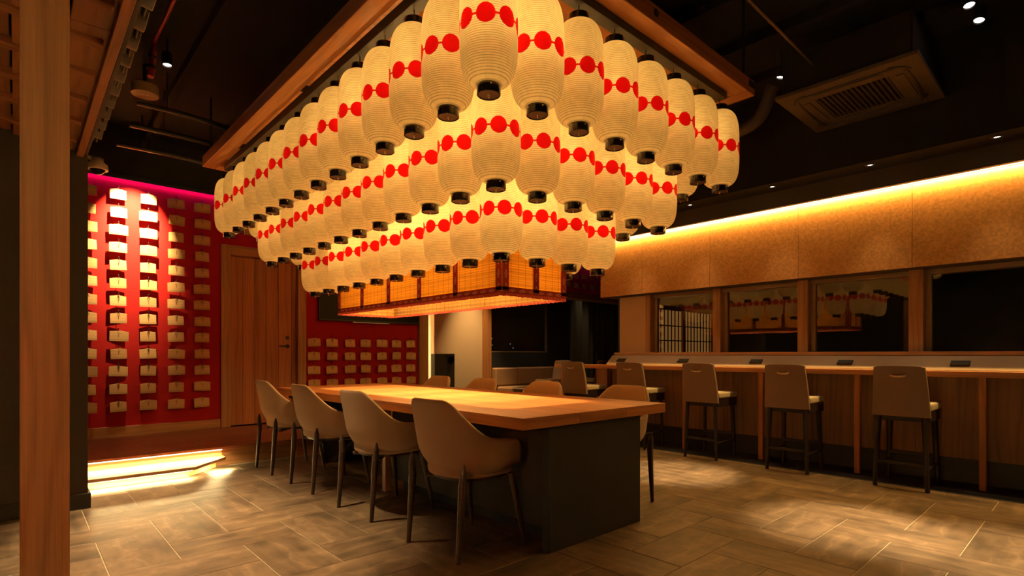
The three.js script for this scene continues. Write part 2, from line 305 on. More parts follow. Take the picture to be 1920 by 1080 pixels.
{ // right wall: upper panels with a light line, bulkhead, windows, low cabinet front
  const w = struct('wall_right', W(0, 5.6, 0));
  const ed = [4.42, 3.785, 2.915, 2.005, 1.10, 0.19, -0.72, -1.63, -2.54, -3.4];
  for (let i = 0; i < 9; i++) slab(w, 'upper_panel', [ed[i + 1] + 0.0015, ed[i] - 0.0015], [5.60, 5.62], [1.797, 2.51], M.gold, { c: 0.0015, g: 'z' });
  slab(w, 'backing', [-3.4, 4.42], [5.621, 6.02], [1.80, CEIL], M.darkWall, { c: 0 });
  slab(w, 'soffit', [-3.4, 4.6], [5.22, 5.6205], [2.66, CEIL], M.ceiling);
  slab(w, 'bulkhead', [-3.4, 4.5], [5.50, 5.55], [2.50, 2.66], M.darkWall);
  slab(w, 'light_strip', [-3.3, 4.38], [5.572, 5.586], [2.502, 2.514], G.led, { c: 0 });
  slab(w, 'end_pier', [3.86, 4.30], [5.85, 6.02], [1.06, 1.80], M.plaster);
  slab(w, 'sill', [-3.4, 4.31], [5.742, 5.99], [1.052, 1.084], M.postWood, { g: 'z' });
  slab(w, 'head', [-3.4, 3.87], [5.86, 6.0], [1.76, 1.80], M.frameMetal, { g: 'z' });
  for (const [a, b] of [[3.80, 3.872], [2.895, 2.985], [1.99, 2.085], [1.06, 1.165], [0.15, 0.25], [-0.76, -0.66], [-1.67, -1.57]]) {
    slab(w, 'post', [a, b], [5.80, 5.97], [1.084, 1.80], M.postWood, { g: 'y' });
    slab(w, 'window_stile', [a - 0.045, a - 0.001], [5.88, 5.93], [1.085, 1.76], M.frameMetal, { g: 'y' });
  }
  slab(w, 'low_wall', [-3.4, 4.32], [5.90, 6.02], [0, 1.05], M.darkWall);
}
const PANES = [[2.986, 3.754], [2.086, 2.849], [1.166, 1.944], [0.251, 1.014], [-0.659, 0.104], [-1.569, -0.806]];
PANES.forEach(([a, b], i) => { const s = struct(`window_${i + 1}`, W((a + b) / 2, 5.905, 1.09)); const m = part(s, 'pane', new THREE.BoxGeometry(0.004, 0.67, b - a), M.glass, [0, 0.337, 0]); m.castShadow = false; });
area(0.5, 5.585, 2.500, 7.7, 0.02, LC.led, 300, [0.5, 5.665, 2.0], true);
// ---- the dark room behind the glass, with a backlit lattice screen
wall('wall_far_right', [-3.6, 4.5], [8.6, 8.8], [0, CEIL], M.nightBlue);
{
  const s = struct('wall_end', W(4.30, 7.4, 0));
  slab(s, 'wall_face', [4.31, 4.45], [6.02, 8.6], [0, CEIL], M.nightBlue);
  for (const [a, b] of [[6.60, 7.36], [7.44, 8.25]]) {
    slab(s, 'screen_paper', [4.285, 4.290], [a, b], [0.5, 1.70], G.shoji, { c: 0 });
    slab(s, 'screen_rail', [4.255, 4.284], [a - 0.03, b + 0.03], [1.70, 1.76], M.cedar);
    for (const x of [a - 0.03, b]) slab(s, 'screen_stile', [4.255, 4.284], [x, x + 0.03], [0.5, 1.70], M.cedar, { g: 'y' });
    for (let x = a + 0.095; x < b - 0.03; x += 0.095) slab(s, 'screen_bar', [4.270, 4.283], [x - 0.008, x + 0.008], [0.5, 1.70], M.darkWood, { g: 'y' });
    for (let h = 0.83; h < 1.68; h += 0.215) slab(s, 'screen_bar', [4.262, 4.2695], [a, b], [h - 0.008, h + 0.008], M.darkWood);
  }
}
area(4.25, 7.4, 1.1, 1.6, 1.1, [1, 0.62, 0.26], 0.12, [3.0, 7.4, 1.1]);
// ---- back room seen through the opening
wall('wall_back_room', [9.6, 9.8], [4.0, 11.8], [0, CEIL], M.paleWall);
wall('wall_back_room_side', [7.32, 9.6], [4.0, 4.2], [0, CEIL], M.paleWall);
wall('wall_back_room_right', [4.4, 9.6], [11.4, 11.6], [0, CEIL], M.nightBlue);
wall('wall_passage', [4.45, 4.6], [8.6, 11.4], [0, CEIL], M.nightBlue);
{
  const p = struct('wall_partition', W(8.3, 6.2, 0));
  slab(p, 'wall_face', [8.30, 8.42], [5.66, 6.80], [0, CEIL], M.plaster);
  slab(p, 'corner_post', [8.24, 8.46], [6.80, 6.985], [0, CEIL], M.cedar, { g: 'y' });
  slab(p, 'wainscot', [9.57, 9.6], [4.2, 5.9], [0, 0.95], M.cedar);
  slab(p, 'wainscot_cap', [9.55, 9.6], [4.2, 5.9], [0.95, 0.985], M.darkWood);
  slab(p, 'window_wall', [8.34, 8.44], [6.99, 8.95], [0, 1.10], M.nightBlue);
  slab(p, 'window_wall', [8.34, 8.44], [8.68, 8.95], [1.10, CEIL], M.nightBlue);
  slab(p, 'window_wall', [8.34, 8.44], [6.99, 8.68], [2.5, CEIL], M.nightBlue);
  slab(p, 'dark_wall', [8.34, 8.44], [8.95, 11.4], [0, CEIL], M.nightBlue);
}
{
  const s = struct('window_7', W(8.36, 7.8, 1.1));
  const fr = [8.335, 8.39];
  slab(s, 'window_frame', fr, [6.99, 8.68], [1.10, 1.125], M.frameMetal); slab(s, 'window_frame', fr, [8.645, 8.68], [1.125, 2.5], M.frameMetal, { g: 'y' });
  const m = part(s, 'pane', new THREE.BoxGeometry(1.65, 1.37, 0.004), M.glass, [0.02, 0.71, 0]); m.castShadow = false;
}
wall('trim_3', [8.35, 9.55], [6.985, 7.02], [0, CEIL], M.nightBlue);

// ================================================================ LARGE OBJECTS
// ---------------------------------------------------------------- the table
{
  const t = thing('dining_table', 'long orange wood table on dark slab ends under the lantern chandelier', 'table', W(3.69, 2.505, 0));
  const T = [1.95, 5.43], V = [1.861, 3.152];
  for (let i = 0; i < 3; i++) { const a = V[0] + (V[1] - V[0]) / 3 * i; slab(t, 'top_board', T, [a + (i ? 0.0002 : 0), a + (V[1] - V[0]) / 3], [0.680, 0.74], M.tableWood, { g: 'z', c: 0.0012 }); }
  slab(t, 'end_slab', [1.99, 2.045], [2.09, 2.926], [0, 0.6795], M.slabGrey, { c: 0.003 }); slab(t, 'end_slab', [5.12, 5.17], [2.20, 2.816], [0, 0.6795], M.slabGrey, { c: 0.003 });
  slab(t, 'body_panel', [2.046, 3.74], [2.16, 2.86], [0.10, 0.6795], wood([0.022, 0.012, 0.008], { roughness: 0.8 }), { g: 'z' }); slab(t, 'toe_kick', [2.046, 3.74], [2.26, 2.76], [0, 0.0995], std([0.004, 0.003, 0.003], { roughness: 0.9 }));
  slab(t, 'post', [3.742, 3.79], [2.10, 2.15], [0, 0.6795], M.oak, { g: 'y' }); slab(t, 'post', [3.742, 3.79], [2.87, 2.92], [0, 0.6795], M.oak, { g: 'y' });
  slab(t, 'rail', [3.80, 5.11], [2.21, 2.26], [0.61, 0.6795], M.darkWood, { g: 'z' }); slab(t, 'rail', [3.80, 5.11], [2.76, 2.81], [0.61, 0.6795], M.darkWood, { g: 'z' });
  for (const u of [2.9, 3.75, 4.45, 5.1]) slab(t, 'socket_box', [u, u + 0.13], [1.91, 1.98], [0.645, 0.6795], M.black);
}
// ---------------------------------------------------------------- tub chairs
function makeChair(label, pos, turn, group) {
  const t = thing('tub_chair', label, 'chair', pos, turn, group);
  // local: z forward, y up; origin on the floor under the seat middle
  const path = (s) => { // plan of the shell, s in [-1,1]; returns point and outward normal on a U of half width .285
    const w = 0.278, db = 0.235, arm = 0.20, a = Math.abs(s), sg = Math.sign(s) || 1, back = 0.64;
    if (a < back) { const q = a / back * Math.PI / 2; return [sg * w * Math.pow(Math.sin(q), 0.86), -db * Math.pow(Math.cos(q), 0.86) - 0.01]; }
    const q = (a - back) / (1 - back); return [sg * (w - 0.018 * q * q), -0.01 + arm * q];
  };
  const top = (a) => 0.615 + 0.205 * (1 - smooth(0.16, 0.66, a)) - 0.02 * smooth(0.5, 1, a) - 0.07 * Math.pow(clamp((a - 0.93) / 0.07), 2);
  const bot = (a) => 0.405 + 0.03 * smooth(0.7, 1, a);
  const nS = 56, nT = 14, P = [], idx = [], UV = [], rows = 2 * nT + 4;
  const ring = (s) => {
    const a = Math.abs(s), [px, pz] = path(s), e = 1e-3, [ax, az] = path(Math.max(-1, s - e)), [bx, bz] = path(Math.min(1, s + e));
    let tx = bx - ax, tz = bz - az; const l = Math.hypot(tx, tz) || 1; tx /= l; tz /= l; const nx = -tz * -1, nz = tx * -1; // outward
    const H = top(a), B = bot(a), pts = [], th = 0.034, lean = 1 - smooth(0.25, 0.8, a);
    const at = (k, inset) => { const q = 1 - Math.pow(1 - clamp(k / 0.42), 2), sc = 0.70 + 0.26 * q + 0.04 * k, y = B + (H - B) * k;
      return [px * sc + nx * -inset * (px * nx + pz * nz < 0 ? -1 : 1), y, pz * sc - 0.065 * k * lean + 0.02 * lean + nz * -inset * (px * nx + pz * nz < 0 ? -1 : 1)]; };
    for (let i = 0; i <= nT; i++) pts.push(at(i / nT * 0.965, 0));
    { const p = at(1, th * 0.12); p[1] -= 0.0; pts.push(p); const q = at(1, th * 0.5); q[1] += 0.006; pts.push(q); const r = at(1, th * 0.88); pts.push(r); }
    for (let i = nT; i >= 0; i--) { const p = at(i / nT * 0.965, th); pts.push(p); }
    return pts;
  };
  for (let i = 0; i <= nS; i++) { const r = ring(-1 + 2 * i / nS); r.forEach((p, j) => { P.push(...p); UV.push(i / nS * 1.3, j / rows * 0.9); }); }
  const n = (2 * nT + 5);
  for (let i = 0; i < nS; i++) for (let j = 0; j < n - 1; j++) { const a = i * n + j, b = a + n; idx.push(a, a + 1, b, b, a + 1, b + 1); }
  for (const i of [0, nS]) for (let j = 0; j < (n - 1) / 2 - 0.5; j++) { const a = i * n + j, b = i * n + j + 1, c = i * n + (n - 1 - j), d = i * n + (n - 2 - j); if (i) idx.push(a, b, c, c, b, d); else idx.push(a, c, b, b, c, d); }
  const g = new THREE.BufferGeometry(); g.setAttribute('position', new THREE.Float32BufferAttribute(P, 3)); g.setAttribute('uv', new THREE.Float32BufferAttribute(UV, 2)); g.setIndex(idx); g.computeVertexNormals();
  part(t, 'shell', g, M.fabric);
  // seat: plump D-shaped pad
  const sh = new THREE.Shape(); for (let i = 0; i <= 40; i++) { const s = -1 + 2 * i / 40, [x, z] = path(s); const k = 0.86; (i ? sh.lineTo(x * k, z * k + 0.005) : sh.moveTo(x * k, z * k + 0.005)); }
  sh.quadraticCurveTo(0.17, 0.245, 0, 0.25); sh.quadraticCurveTo(-0.17, 0.245, -0.223, 0.165);
  const pad = new THREE.ExtrudeGeometry(sh, { depth: 0.03, bevelEnabled: true, bevelSize: 0.012, bevelThickness: 0.02, bevelSegments: 3 }); pad.rotateX(Math.PI / 2); pad.scale(0.88, 1, 0.90);
  part(t, 'seat', pad, M.fabric, [0, 0.455, 0]);
  const base = new THREE.ExtrudeGeometry(sh, { depth: 0.018, bevelEnabled: false }); base.rotateX(Math.PI / 2); base.scale(0.80, 1, 0.82);
  part(t, 'seat_base', base, M.darkWood, [0, 0.404, 0]);
  part(t, 'underframe', join([rod([-0.175, 0.376, -0.15], [0.175, 0.376, 0.15], 0.012, 0.012), rod([0.175, 0.376, -0.15], [-0.175, 0.376, 0.15], 0.012, 0.012)]), M.darkWood);
  for (const s of [-1, 1]) {
    part(t, 'leg', join([rod([s * 0.226, 0, -0.234], [s * 0.226, 0.38, -0.206], 0.0125, 0.0215), rod([s * 0.226, 0.38, -0.206], [s * 0.235, 0.455, -0.206], 0.0215, 0.0175), rod([s * 0.235, 0.455, -0.206], [s * 0.238, 0.50, -0.204], 0.0175, 0.005)]), M.darkWood);
    part(t, 'leg', rod([s * 0.235, 0, 0.235], [s * 0.190, 0.40, 0.17], 0.0115, 0.020), M.darkWood);
  }
  return t;
}
const chairV = 1.872, farV = 3.152;
const NEAR = [2.43, 3.355, 4.27, 5.14], FAR = [2.43, 3.27, 4.11, 4.86];
const nearLabel = ['beige tub armchair nearest the camera on the left side of the table', 'second nearest beige tub armchair on the left side of the table', 'third beige tub armchair from the camera on the left side of the table', 'farthest beige tub armchair on the left side, beside the wooden platform'];
const farLabel = ['beige tub armchair on the far side of the table, at its near right corner', 'second beige armchair from the right across the table, only its back top showing', 'third armchair from the right across the table, in front of the corner post', 'leftmost armchair across the table, in front of the dark upright cabinet'];
let chair0;
NEAR.forEach((u, i) => { const p = W(u, chairV + [0.0, 0.012, 0.02, 0.02][i], 0), turn = Math.PI / 2 + [0.02, -0.02, 0.01, 0.03][i]; if (!i) chair0 = makeChair(nearLabel[0], p, turn, 'tub chairs around the long table'); else copyOf(chair0, p, turn, nearLabel[i]); });
FAR.forEach((u, i) => copyOf(chair0, W(u, farV, 0), -Math.PI / 2 + [0.02, -0.03, 0.02, -0.02][i], farLabel[i]));

// ---------------------------------------------------------------- counter along the right wall
{
  const c = thing('bar_counter', 'long orange wood counter with sloped taupe ledge along the right wall', 'counter', W(1.2, 5.6, 0));
  slab(c, 'counter_top', [-3.3, 5.05], [5.406, 5.606], [0.882, 0.928], M.counterWood, { g: 'z', c: 0.002 });
  const ang = Math.atan2(0.118, 0.142), len = Math.hypot(0.118, 0.142);
  part(c, 'ledge', cbox(len, 0.016, 7.63, 0.002, 'z'), M.taupe, W(0.515, 5.673, 0.984).sub(c.position).toArray(), [0, 0, ang]);
  slab(c, 'counter_core', [-3.3, 4.33], [5.75, 5.895], [0.22, 1.045], M.darkWall, { c: 0 });
  const ed = [4.33, 3.52, 2.72, 1.92, 1.10, 0.28, -0.55, -1.4, -2.3, -3.3];
  for (let i = 0; i < 9; i++) slab(c, 'front_panel', [ed[i + 1] + 0.001, ed[i] - 0.001], [5.730, 5.749], [0.205, 0.881], M.cabinetWood[i % 3], { g: 'y', c: 0.001 });
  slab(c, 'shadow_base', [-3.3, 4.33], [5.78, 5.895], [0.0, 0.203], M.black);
  slab(c, 'end_panel', [4.405, 4.58], [5.72, 5.90], [0, 0.881], M.cedar, { g: 'y' });
  for (const u of [0.638, 1.49, 2.339, 3.185, 4.03, -0.21, -1.06]) slab(c, 'leg', [u - 0.022, u + 0.022], [5.53, 5.58], [0, 0.881], M.cedar, { g: 'y' });
  slab(c, 'leg', [4.95, 5.0], [5.48, 5.53], [0, 0.881], M.cedar, { g: 'y' });
}
// ---------------------------------------------------------------- bar stools
function makeStool(label, pos, turn, group) {
  const t = thing('bar_stool', label, 'stool', pos, turn, group);   // local z forward; rear legs at z -0.19
  // back: slab tapering upwards, slightly bowed, with soft edges
  const g = new THREE.BoxGeometry(1, 1, 1, 10, 10, 2), p = g.attributes.position, uv = g.attributes.uv;
  for (let i = 0; i < p.count; i++) {
    let x = p.getX(i), y = p.getY(i) + 0.5, z = p.getZ(i); const wd = 0.385 - 0.052 * y, th = 0.045;
    const ex = Math.pow(Math.abs(x * 2), 10), ey = Math.pow(Math.abs(y * 2 - 1), 16);
    const round = 1 - 0.35 * Math.max(ex, ey) ; const Y = 0.572 + y * 0.398 - (Math.abs(x) > 0.45 && y > 0.95 ? 0.006 : 0) - 0.006 * 4 * x * x * (y > 0.9 ? 1 : 0);
    p.setXYZ(i, x * wd, Y, z * th * round - 0.205 - 0.055 * y * y + 0.022 * (x * 2) * (x * 2) * y + 0.02 * (1 - y));
    uv.setXY(i, x * wd, Y);
  }
  g.computeVertexNormals();
  part(t, 'backrest', toCreasedNormals(g, 0.9), M.stoolHide);
  const s = new THREE.Shape(), a = 0.185, b0 = -0.165, b1 = 0.215, r = 0.035;
  s.moveTo(-a + r, b0); s.lineTo(a - r, b0); s.quadraticCurveTo(a, b0, a, b0 + r); s.lineTo(a, b1 - r); s.quadraticCurveTo(a, b1, a - r, b1); s.lineTo(-a + r, b1); s.quadraticCurveTo(-a, b1, -a, b1 - r); s.lineTo(-a, b0 + r); s.quadraticCurveTo(-a, b0, -a + r, b0);
  const pad = new THREE.ExtrudeGeometry(s, { depth: 0.020, bevelEnabled: true, bevelSize: 0.012, bevelThickness: 0.018, bevelSegments: 4 }); pad.rotateX(Math.PI / 2);
  part(t, 'seat', pad, M.seatHide, [0, 0.660, 0]);
  part(t, 'seat_rail', cbox(0.372, 0.088, 0.38, 0.006), M.stoolLeg, [0, 0.577, 0.024]);
  for (const sx of [-1, 1]) {
    part(t, 'leg', rod([sx * 0.172, 0, -0.190], [sx * 0.152, 0.58, -0.172], 0.0165, 0.023, 4).clone(), M.stoolLeg);
    part(t, 'leg', rod([sx * 0.168, 0, 0.205], [sx * 0.152, 0.56, 0.175], 0.0165, 0.023, 4).clone(), M.stoolLeg);
    part(t, 'stretcher', rod([sx * 0.165, 0.17, -0.184], [sx * 0.162, 0.17, 0.196], 0.013, 0.013, 6), M.stoolLeg);
  }
  part(t, 'footrest', cbox(0.32, 0.03, 0.022, 0.003), M.stoolLeg, [0, 0.235, 0.188]); part(t, 'stretcher', cbox(0.32, 0.024, 0.02, 0.003), M.stoolLeg, [0, 0.20, -0.18]);
  // pull on the back: two posts and a curved bar
  const h = part(t, 'pull_handle', join([rod([-0.042, 0, 0], [-0.042, 0, -0.018], 0.005, 0.005, 8), rod([0.042, 0, 0], [0.042, 0, -0.018], 0.005, 0.005, 8), tube([[-0.05, 0.003, -0.019], [-0.02, -0.004, -0.024], [0.02, -0.004, -0.024], [0.05, 0.003, -0.019]], 0.0075)]), M.brass, [0, 0.893, -0.252]);
  part(h, 'plate', cbox(0.060, 0.024, 0.003, 0.001), M.steel, [0.0, -0.002, -0.003]);
  return t;
}
const STOOL = ['bar stool nearest the camera at the counter, rightmost in the photo', 'second bar stool from the right, between two wooden counter legs', 'third bar stool from the right, middle of the row at the counter', 'fourth bar stool from the right, behind the right end of the long table', 'leftmost bar stool of the row, at the far end of the counter'];
let stool0;
[1.085, 1.945, 2.775, 3.62, 4.46].forEach((u, i) => { const p = W(u, 5.33, 0), turn = Math.PI / 2 + [0.0, 0.02, -0.02, 0.02, 0][i]; if (!i) stool0 = makeStool(STOOL[0], p, turn, 'bar stools along the counter'); else copyOf(stool0, p, turn, STOOL[i]); });
copyOf(stool0, W(5.55, 6.78, 0), Math.PI * 1.05, 'bar stool beyond the end of the counter, facing the room', 'bar stools behind the counter end');
copyOf(stool0, W(5.80, 6.18, 0), -Math.PI / 2, 'bar stool half hidden behind the leftmost stool, pale seat showing', 'bar stools behind the counter end');
// ---------------------------------------------------------------- dark holders on the ledge
{
  const sl = Math.atan2(0.118, 0.142);
  ['dark flat holder at the left end of the sloped ledge', 'dark flat holder on the ledge above the third bar stool', 'dark flat holder on the ledge under the second window', 'dark flat holder on the ledge under the third window', 'dark flat holder nearest the camera on the sloped ledge'].forEach((label, i) => {
    const u = [4.13, 3.27, 2.437, 1.62, 0.79][i], t = thing('menu_holder', label, 'holder', W(u, 5.660, 0.9835), 0, 'dark holders on the sloped ledge'); t.rotation.z = sl;
    part(t, 'tray', cbox(0.062, 0.010, 0.125, 0.003), M.plastic, [0, 0.0052, 0]); part(t, 'lip', cbox(0.008, 0.012, 0.125, 0.002), M.black, [-0.028, 0.016, 0]);
  });
}
// ---------------------------------------------------------------- pillar and eave on the left
{
  const p = thing('wooden_pillar', 'square pale wooden pillar in the left foreground, floor to ceiling', 'pillar', W(2.36, 0.07, 0));
  slab(p, 'post', [2.30, 2.42], [0.0085, 0.1305], [0.0, CEIL], M.pillar, { g: 'y', c: 0.003 });
  slab(p, 'inlay', [2.2985, 2.30], [0.112, 0.1285], [0.25, 0.62], M.pillar, { g: 'y', c: 0.0005 });
  const e = thing('tiled_eave', 'wooden eave with rafters and dark tile edge above the pillar', 'eave', W(3.0, 0, 2.4));
  const U = [-0.8, 4.72], y0 = 2.41;
  // boards rise gently away from the edge; each course laps over the next
  const course = [-0.02, -0.20, -0.38, -0.56, -0.74, -0.92];
  for (let i = 0; i < 6; i++) for (let k = 0; k < 6; k++) { const a = U[0] + k * 0.92, v1 = 0.34 + course[i] + 0.02, v = v1 - 0.175; slab(e, 'soffit_board', [a + 0.002, Math.min(a + 0.918, U[1])], [v, v1 - 0.002], [y0 + 0.035 + 0.024 * i, y0 + 0.053 + 0.024 * i], M.soffitWood, { g: 'z', c: 0.002 }); }
  for (let u = -0.6; u < 4.7; u += 0.36) part(e, 'rafter', cbox(1.0, 0.05, 0.055, 0.006, 'x'), M.soffitWood, W(u, -0.21, y0 + 0.094).sub(e.position).toArray(), [0, 0, -0.133]);
  slab(e, 'fascia', U, [0.300, 0.34], [y0, y0 + 0.034], M.soffitWood, { g: 'z', c: 0.002 });
  slab(e, 'batten', U, [0.342, 0.36], [y0 + 0.01, y0 + 0.06], M.black, { g: 'z' });
  const tl = join([moved(new THREE.CylinderGeometry(0.030, 0.030, 0.16, 14, 1, false), 0, 0, 0, 0, 0, Math.PI / 2), moved(lathe([[0.0001, 0], [0.026, 0], [0.036, 0.004], [0.036, 0.012], [0.0001, 0.014]], 16), 0.085, 0, 0, 0, 0, -Math.PI / 2)]);
  const cs = new THREE.Shape(); for (let i = 0; i <= 14; i++) { const a = -Math.PI * (0.12 + 0.76 * i / 14); (i ? cs.lineTo(0.075 * Math.cos(a), 0.055 + 0.075 * Math.sin(a)) : cs.moveTo(0.075 * Math.cos(a), 0.055 + 0.075 * Math.sin(a))); } for (let i = 14; i >= 0; i--) { const a = -Math.PI * (0.12 + 0.76 * i / 14); cs.lineTo(0.062 * Math.cos(a), 0.055 + 0.062 * Math.sin(a)); }
  const pan = new THREE.ExtrudeGeometry(cs, { depth: 0.19, bevelEnabled: true, bevelSize: 0.002, bevelThickness: 0.003, bevelSegments: 1 }); pan.rotateY(Math.PI / 2); pan.translate(-0.095, -0.022, 0.10);
  for (let u = -0.7; u < 4.7; u += 0.20) { part(e, 'roof_tile', tl, M.roofTile, W(u, 0.305, y0 + 0.105).sub(e.position).toArray(), [0, 0, -0.15]); part(e, 'roof_tile', pan, M.roofTile, W(u, 0.32, y0 + 0.105).sub(e.position).toArray(), [0, 0, -0.15]); }
  for (let i = 0; i < 9; i++) slab(e, 'roof_board', [U[0], U[1]], [-0.75 + i * 0.11, -0.642 + i * 0.11], [y0 + 0.235 - i * 0.0148, y0 + 0.25 - i * 0.0148], M.black, { g: 'z' });
}
// ================================================================ THE LANTERN CHANDELIER
const GRID = 0.293, LU = 1.77, LV = 1.485, HOOK = 2.80;
{
  const f = thing('hanging_frame', 'large orange wooden frame with dark steel bars carrying the lanterns', 'frame', W(3.7, 2.52, 2.85));
  const U = [1.632, 5.80], V = [1.308, 3.767], b = 0.115, h = [2.846, 2.946];
  slab(f, 'beam', U, [V[0], V[0] + b], h, M.beam, { g: 'z', c: 0.003 }); slab(f, 'beam', U, [V[1] - b, V[1]], h, M.beam, { g: 'z', c: 0.003 });
  slab(f, 'beam', [U[0], U[0] + b + 0.01], [V[0] + b + 0.001, V[1] - b - 0.001], h, M.beam, { g: 'x', c: 0.003 }); slab(f, 'beam', [U[1] - b, U[1]], [V[0] + b + 0.001, V[1] - b - 0.001], h, M.beam, { g: 'x', c: 0.003 });
  for (let i = 0; i < 8; i++) { const a = U[0] + b + 0.011 + i * 0.490; slab(f, 'cover_board', [a + 0.001, Math.min(a + 0.489, U[1] - b - 0.001)], [V[0] + b + 0.001, V[1] - b - 0.001], [2.93, 2.946], M.beam, { g: 'x' }); }
  for (let k = 0; k < 3; k++) {                                  // one steel ring per tier
    const u0 = LU + k * GRID, u1 = LU + (13 - k) * GRID, v0 = LV + k * GRID, v1 = LV + (7 - k) * GRID, s = 0.035, q = [2.80, 2.86];
    slab(f, 'steel_bar', [u0 - s, u1 + s], [v0 - s, v0 + s], q, M.blackSteel, { g: 'z' }); slab(f, 'steel_bar', [u0 - s, u1 + s], [v1 - s, v1 + s], q, M.blackSteel, { g: 'z' });
    slab(f, 'steel_bar', [u0 - s, u0 + s], [v0 + s + 0.001, v1 - s - 0.001], q, M.blackSteel); slab(f, 'steel_bar', [u1 - s, u1 + s], [v0 + s + 0.001, v1 - s - 0.001], q, M.blackSteel);
  }
  for (const u of [2.3, 3.7, 5.1]) slab(f, 'cross_bar', [u - 0.02, u + 0.02], [V[0] + b + 0.002, V[1] - b - 0.002], [2.862, 2.90], M.blackSteel);
  for (const u of [U[0] + 0.05, U[1] - 0.06]) for (const v of [V[0] + 0.06, V[1] - 0.06]) part(f, 'hanger_rod', rod([0, 0, 0], [0, CEIL - 2.946, 0], 0.009, 0.009), M.blackSteel, W(u, v, 2.946).sub(f.position).toArray());
  for (const v of [1.75, 2.545]) part(f, 'bolt_head', moved(disc(0.022, 0.004), 0, 0, 0, Math.PI / 2), M.black, W(U[0], v, 2.90).sub(f.position).toArray());
  slab(f, 'corner_bracket', [U[0] - 0.003, U[0]], [V[1] - 0.09, V[1] - 0.002], [2.885, 2.935], M.black);
}
const shade = (() => { const n = LN.RIBS * 2, pts = []; for (let i = 0; i <= n; i++) { const t = i / n, y = t * LN.H, k = Math.abs(2 * Math.pow(t, 0.93) - 1); const body = 0.050 + (LN.R - 0.050) * Math.pow(1 - Math.pow(k, 4.2), 0.52); pts.push([body * (1 - (i % 2 ? 0.0 : 0.010)), y]); } return lathe(pts, 40); })();
const capBottom = lathe([[0.047, 0], [0.051, 0.002], [0.051, 0.040], [0.048, 0.043], [0.044, 0.043], [0.044, 0.006]], 28), capDisc = moved(disc(0.0455, 0.003, 24, 0.0005), 0, 0.004, 0);
const capTop = lathe([[0.044, 0.002], [0.048, 0], [0.051, 0.003], [0.051, 0.040], [0.048, 0.042], [0.0001, 0.042]], 28);
const pins = join([0.9, 2.4, 3.9, 5.4].map((a) => moved(new THREE.SphereGeometry(0.0034, 6, 5), 0.0515 * Math.sin(a), 0.030, 0.0515 * Math.cos(a))).concat([moved(new THREE.TorusGeometry(0.007, 0.0015, 5, 10), 0, -0.003, 0)]));
const bulbGeo = new THREE.SphereGeometry(0.030, 12, 9);
const bulbLight = (u, v, h, power) => { const l = new THREE.PointLight(col(LC.lantern), power, 0, 2); l.position.copy(W(u, v, h)); l.castShadow = true; l.shadow.radius = 1; scene.add(l); };
function makeLantern(tier, u, v, base, turn, label) {
  const t = thing('paper_lantern', label, 'lantern', W(u, v, base), turn, ['lanterns of the top tier', 'lanterns of the middle tier', 'lanterns of the bottom tier'][tier]);
  part(t, 'paper_shade', shade, M.paper, [0, 0.043, 0]);
  part(t, 'bottom_ring', capBottom, M.lacquer); part(t, 'bottom_disc', capDisc, M.capDisc); part(t, 'brass_pins', pins, M.brass);
  part(t, 'top_ring', capTop, M.lacquer, [0, 0.043 + LN.H, 0]);
  part(t, 'hanger', cordGeo[tier], M.blackSteel, [0, 0.085 + LN.H, 0]);
  part(t, 'bulb', bulbGeo, G.bulb, [0, 0.36, 0]);
  return t;
}
const TIER = [2.162, 1.885, 1.60];
const cordGeo = TIER.map((b) => { const L = HOOK - (b + 0.085 + LN.H) + 0.0; return join([rod([0, 0.0, 0], [0, Math.max(L, 0.004), 0], 0.0028, 0.0028, 6), moved(new THREE.TorusGeometry(0.012, 0.0025, 5, 12, Math.PI), 0, 0, 0)]); });
const TN = ['top', 'middle', 'bottom'], protoL = [];
for (let k = 0; k < 3; k++) {
  const nu = 14 - 2 * k, nv = 8 - 2 * k, list = [];
  list.push([0, 0, `paper lantern at the near corner of the ${TN[k]} tier`]);
  for (let i = 1; i < nu; i++) list.push([i, 0, i === nu - 1 ? `paper lantern at the far left end of the ${TN[k]} tier` : `paper lantern, ${ORD[i - 1]} left of the near corner in the ${TN[k]} tier`]);
  for (let j = 1; j < nv; j++) list.push([0, j, j === nv - 1 ? `paper lantern at the right end of the ${TN[k]} tier` : `paper lantern, ${ORD[j - 1]} right of the near corner in the ${TN[k]} tier`]);
  for (let i = 1; i < nu; i++) list.push([i, nv - 1, `paper lantern, ${ORD[i - 1]} behind the right end lantern of the ${TN[k]} tier`]);
  for (let j = 1; j < nv - 1; j++) list.push([nu - 1, j, `paper lantern, ${ORD[j - 1]} behind the far left lantern of the ${TN[k]} tier`]);
  for (const [i, j, label] of list) {
    const u = LU + (k + i) * GRID, v = LV + (k + j) * GRID, turn = ((k === 0 && !i && !j ? -5.7 : 15) + 22.5 + rr(-5, 5)) * Math.PI / 180;
    if (!protoL[k]) protoL[k] = makeLantern(k, u, v, TIER[k], turn, label); else copyOf(protoL[k], W(u, v, TIER[k]), turn, label);
    bulbLight(u, v, TIER[k] + 0.36, LC.lanternI * rr(0.88, 1.12));
  }
}
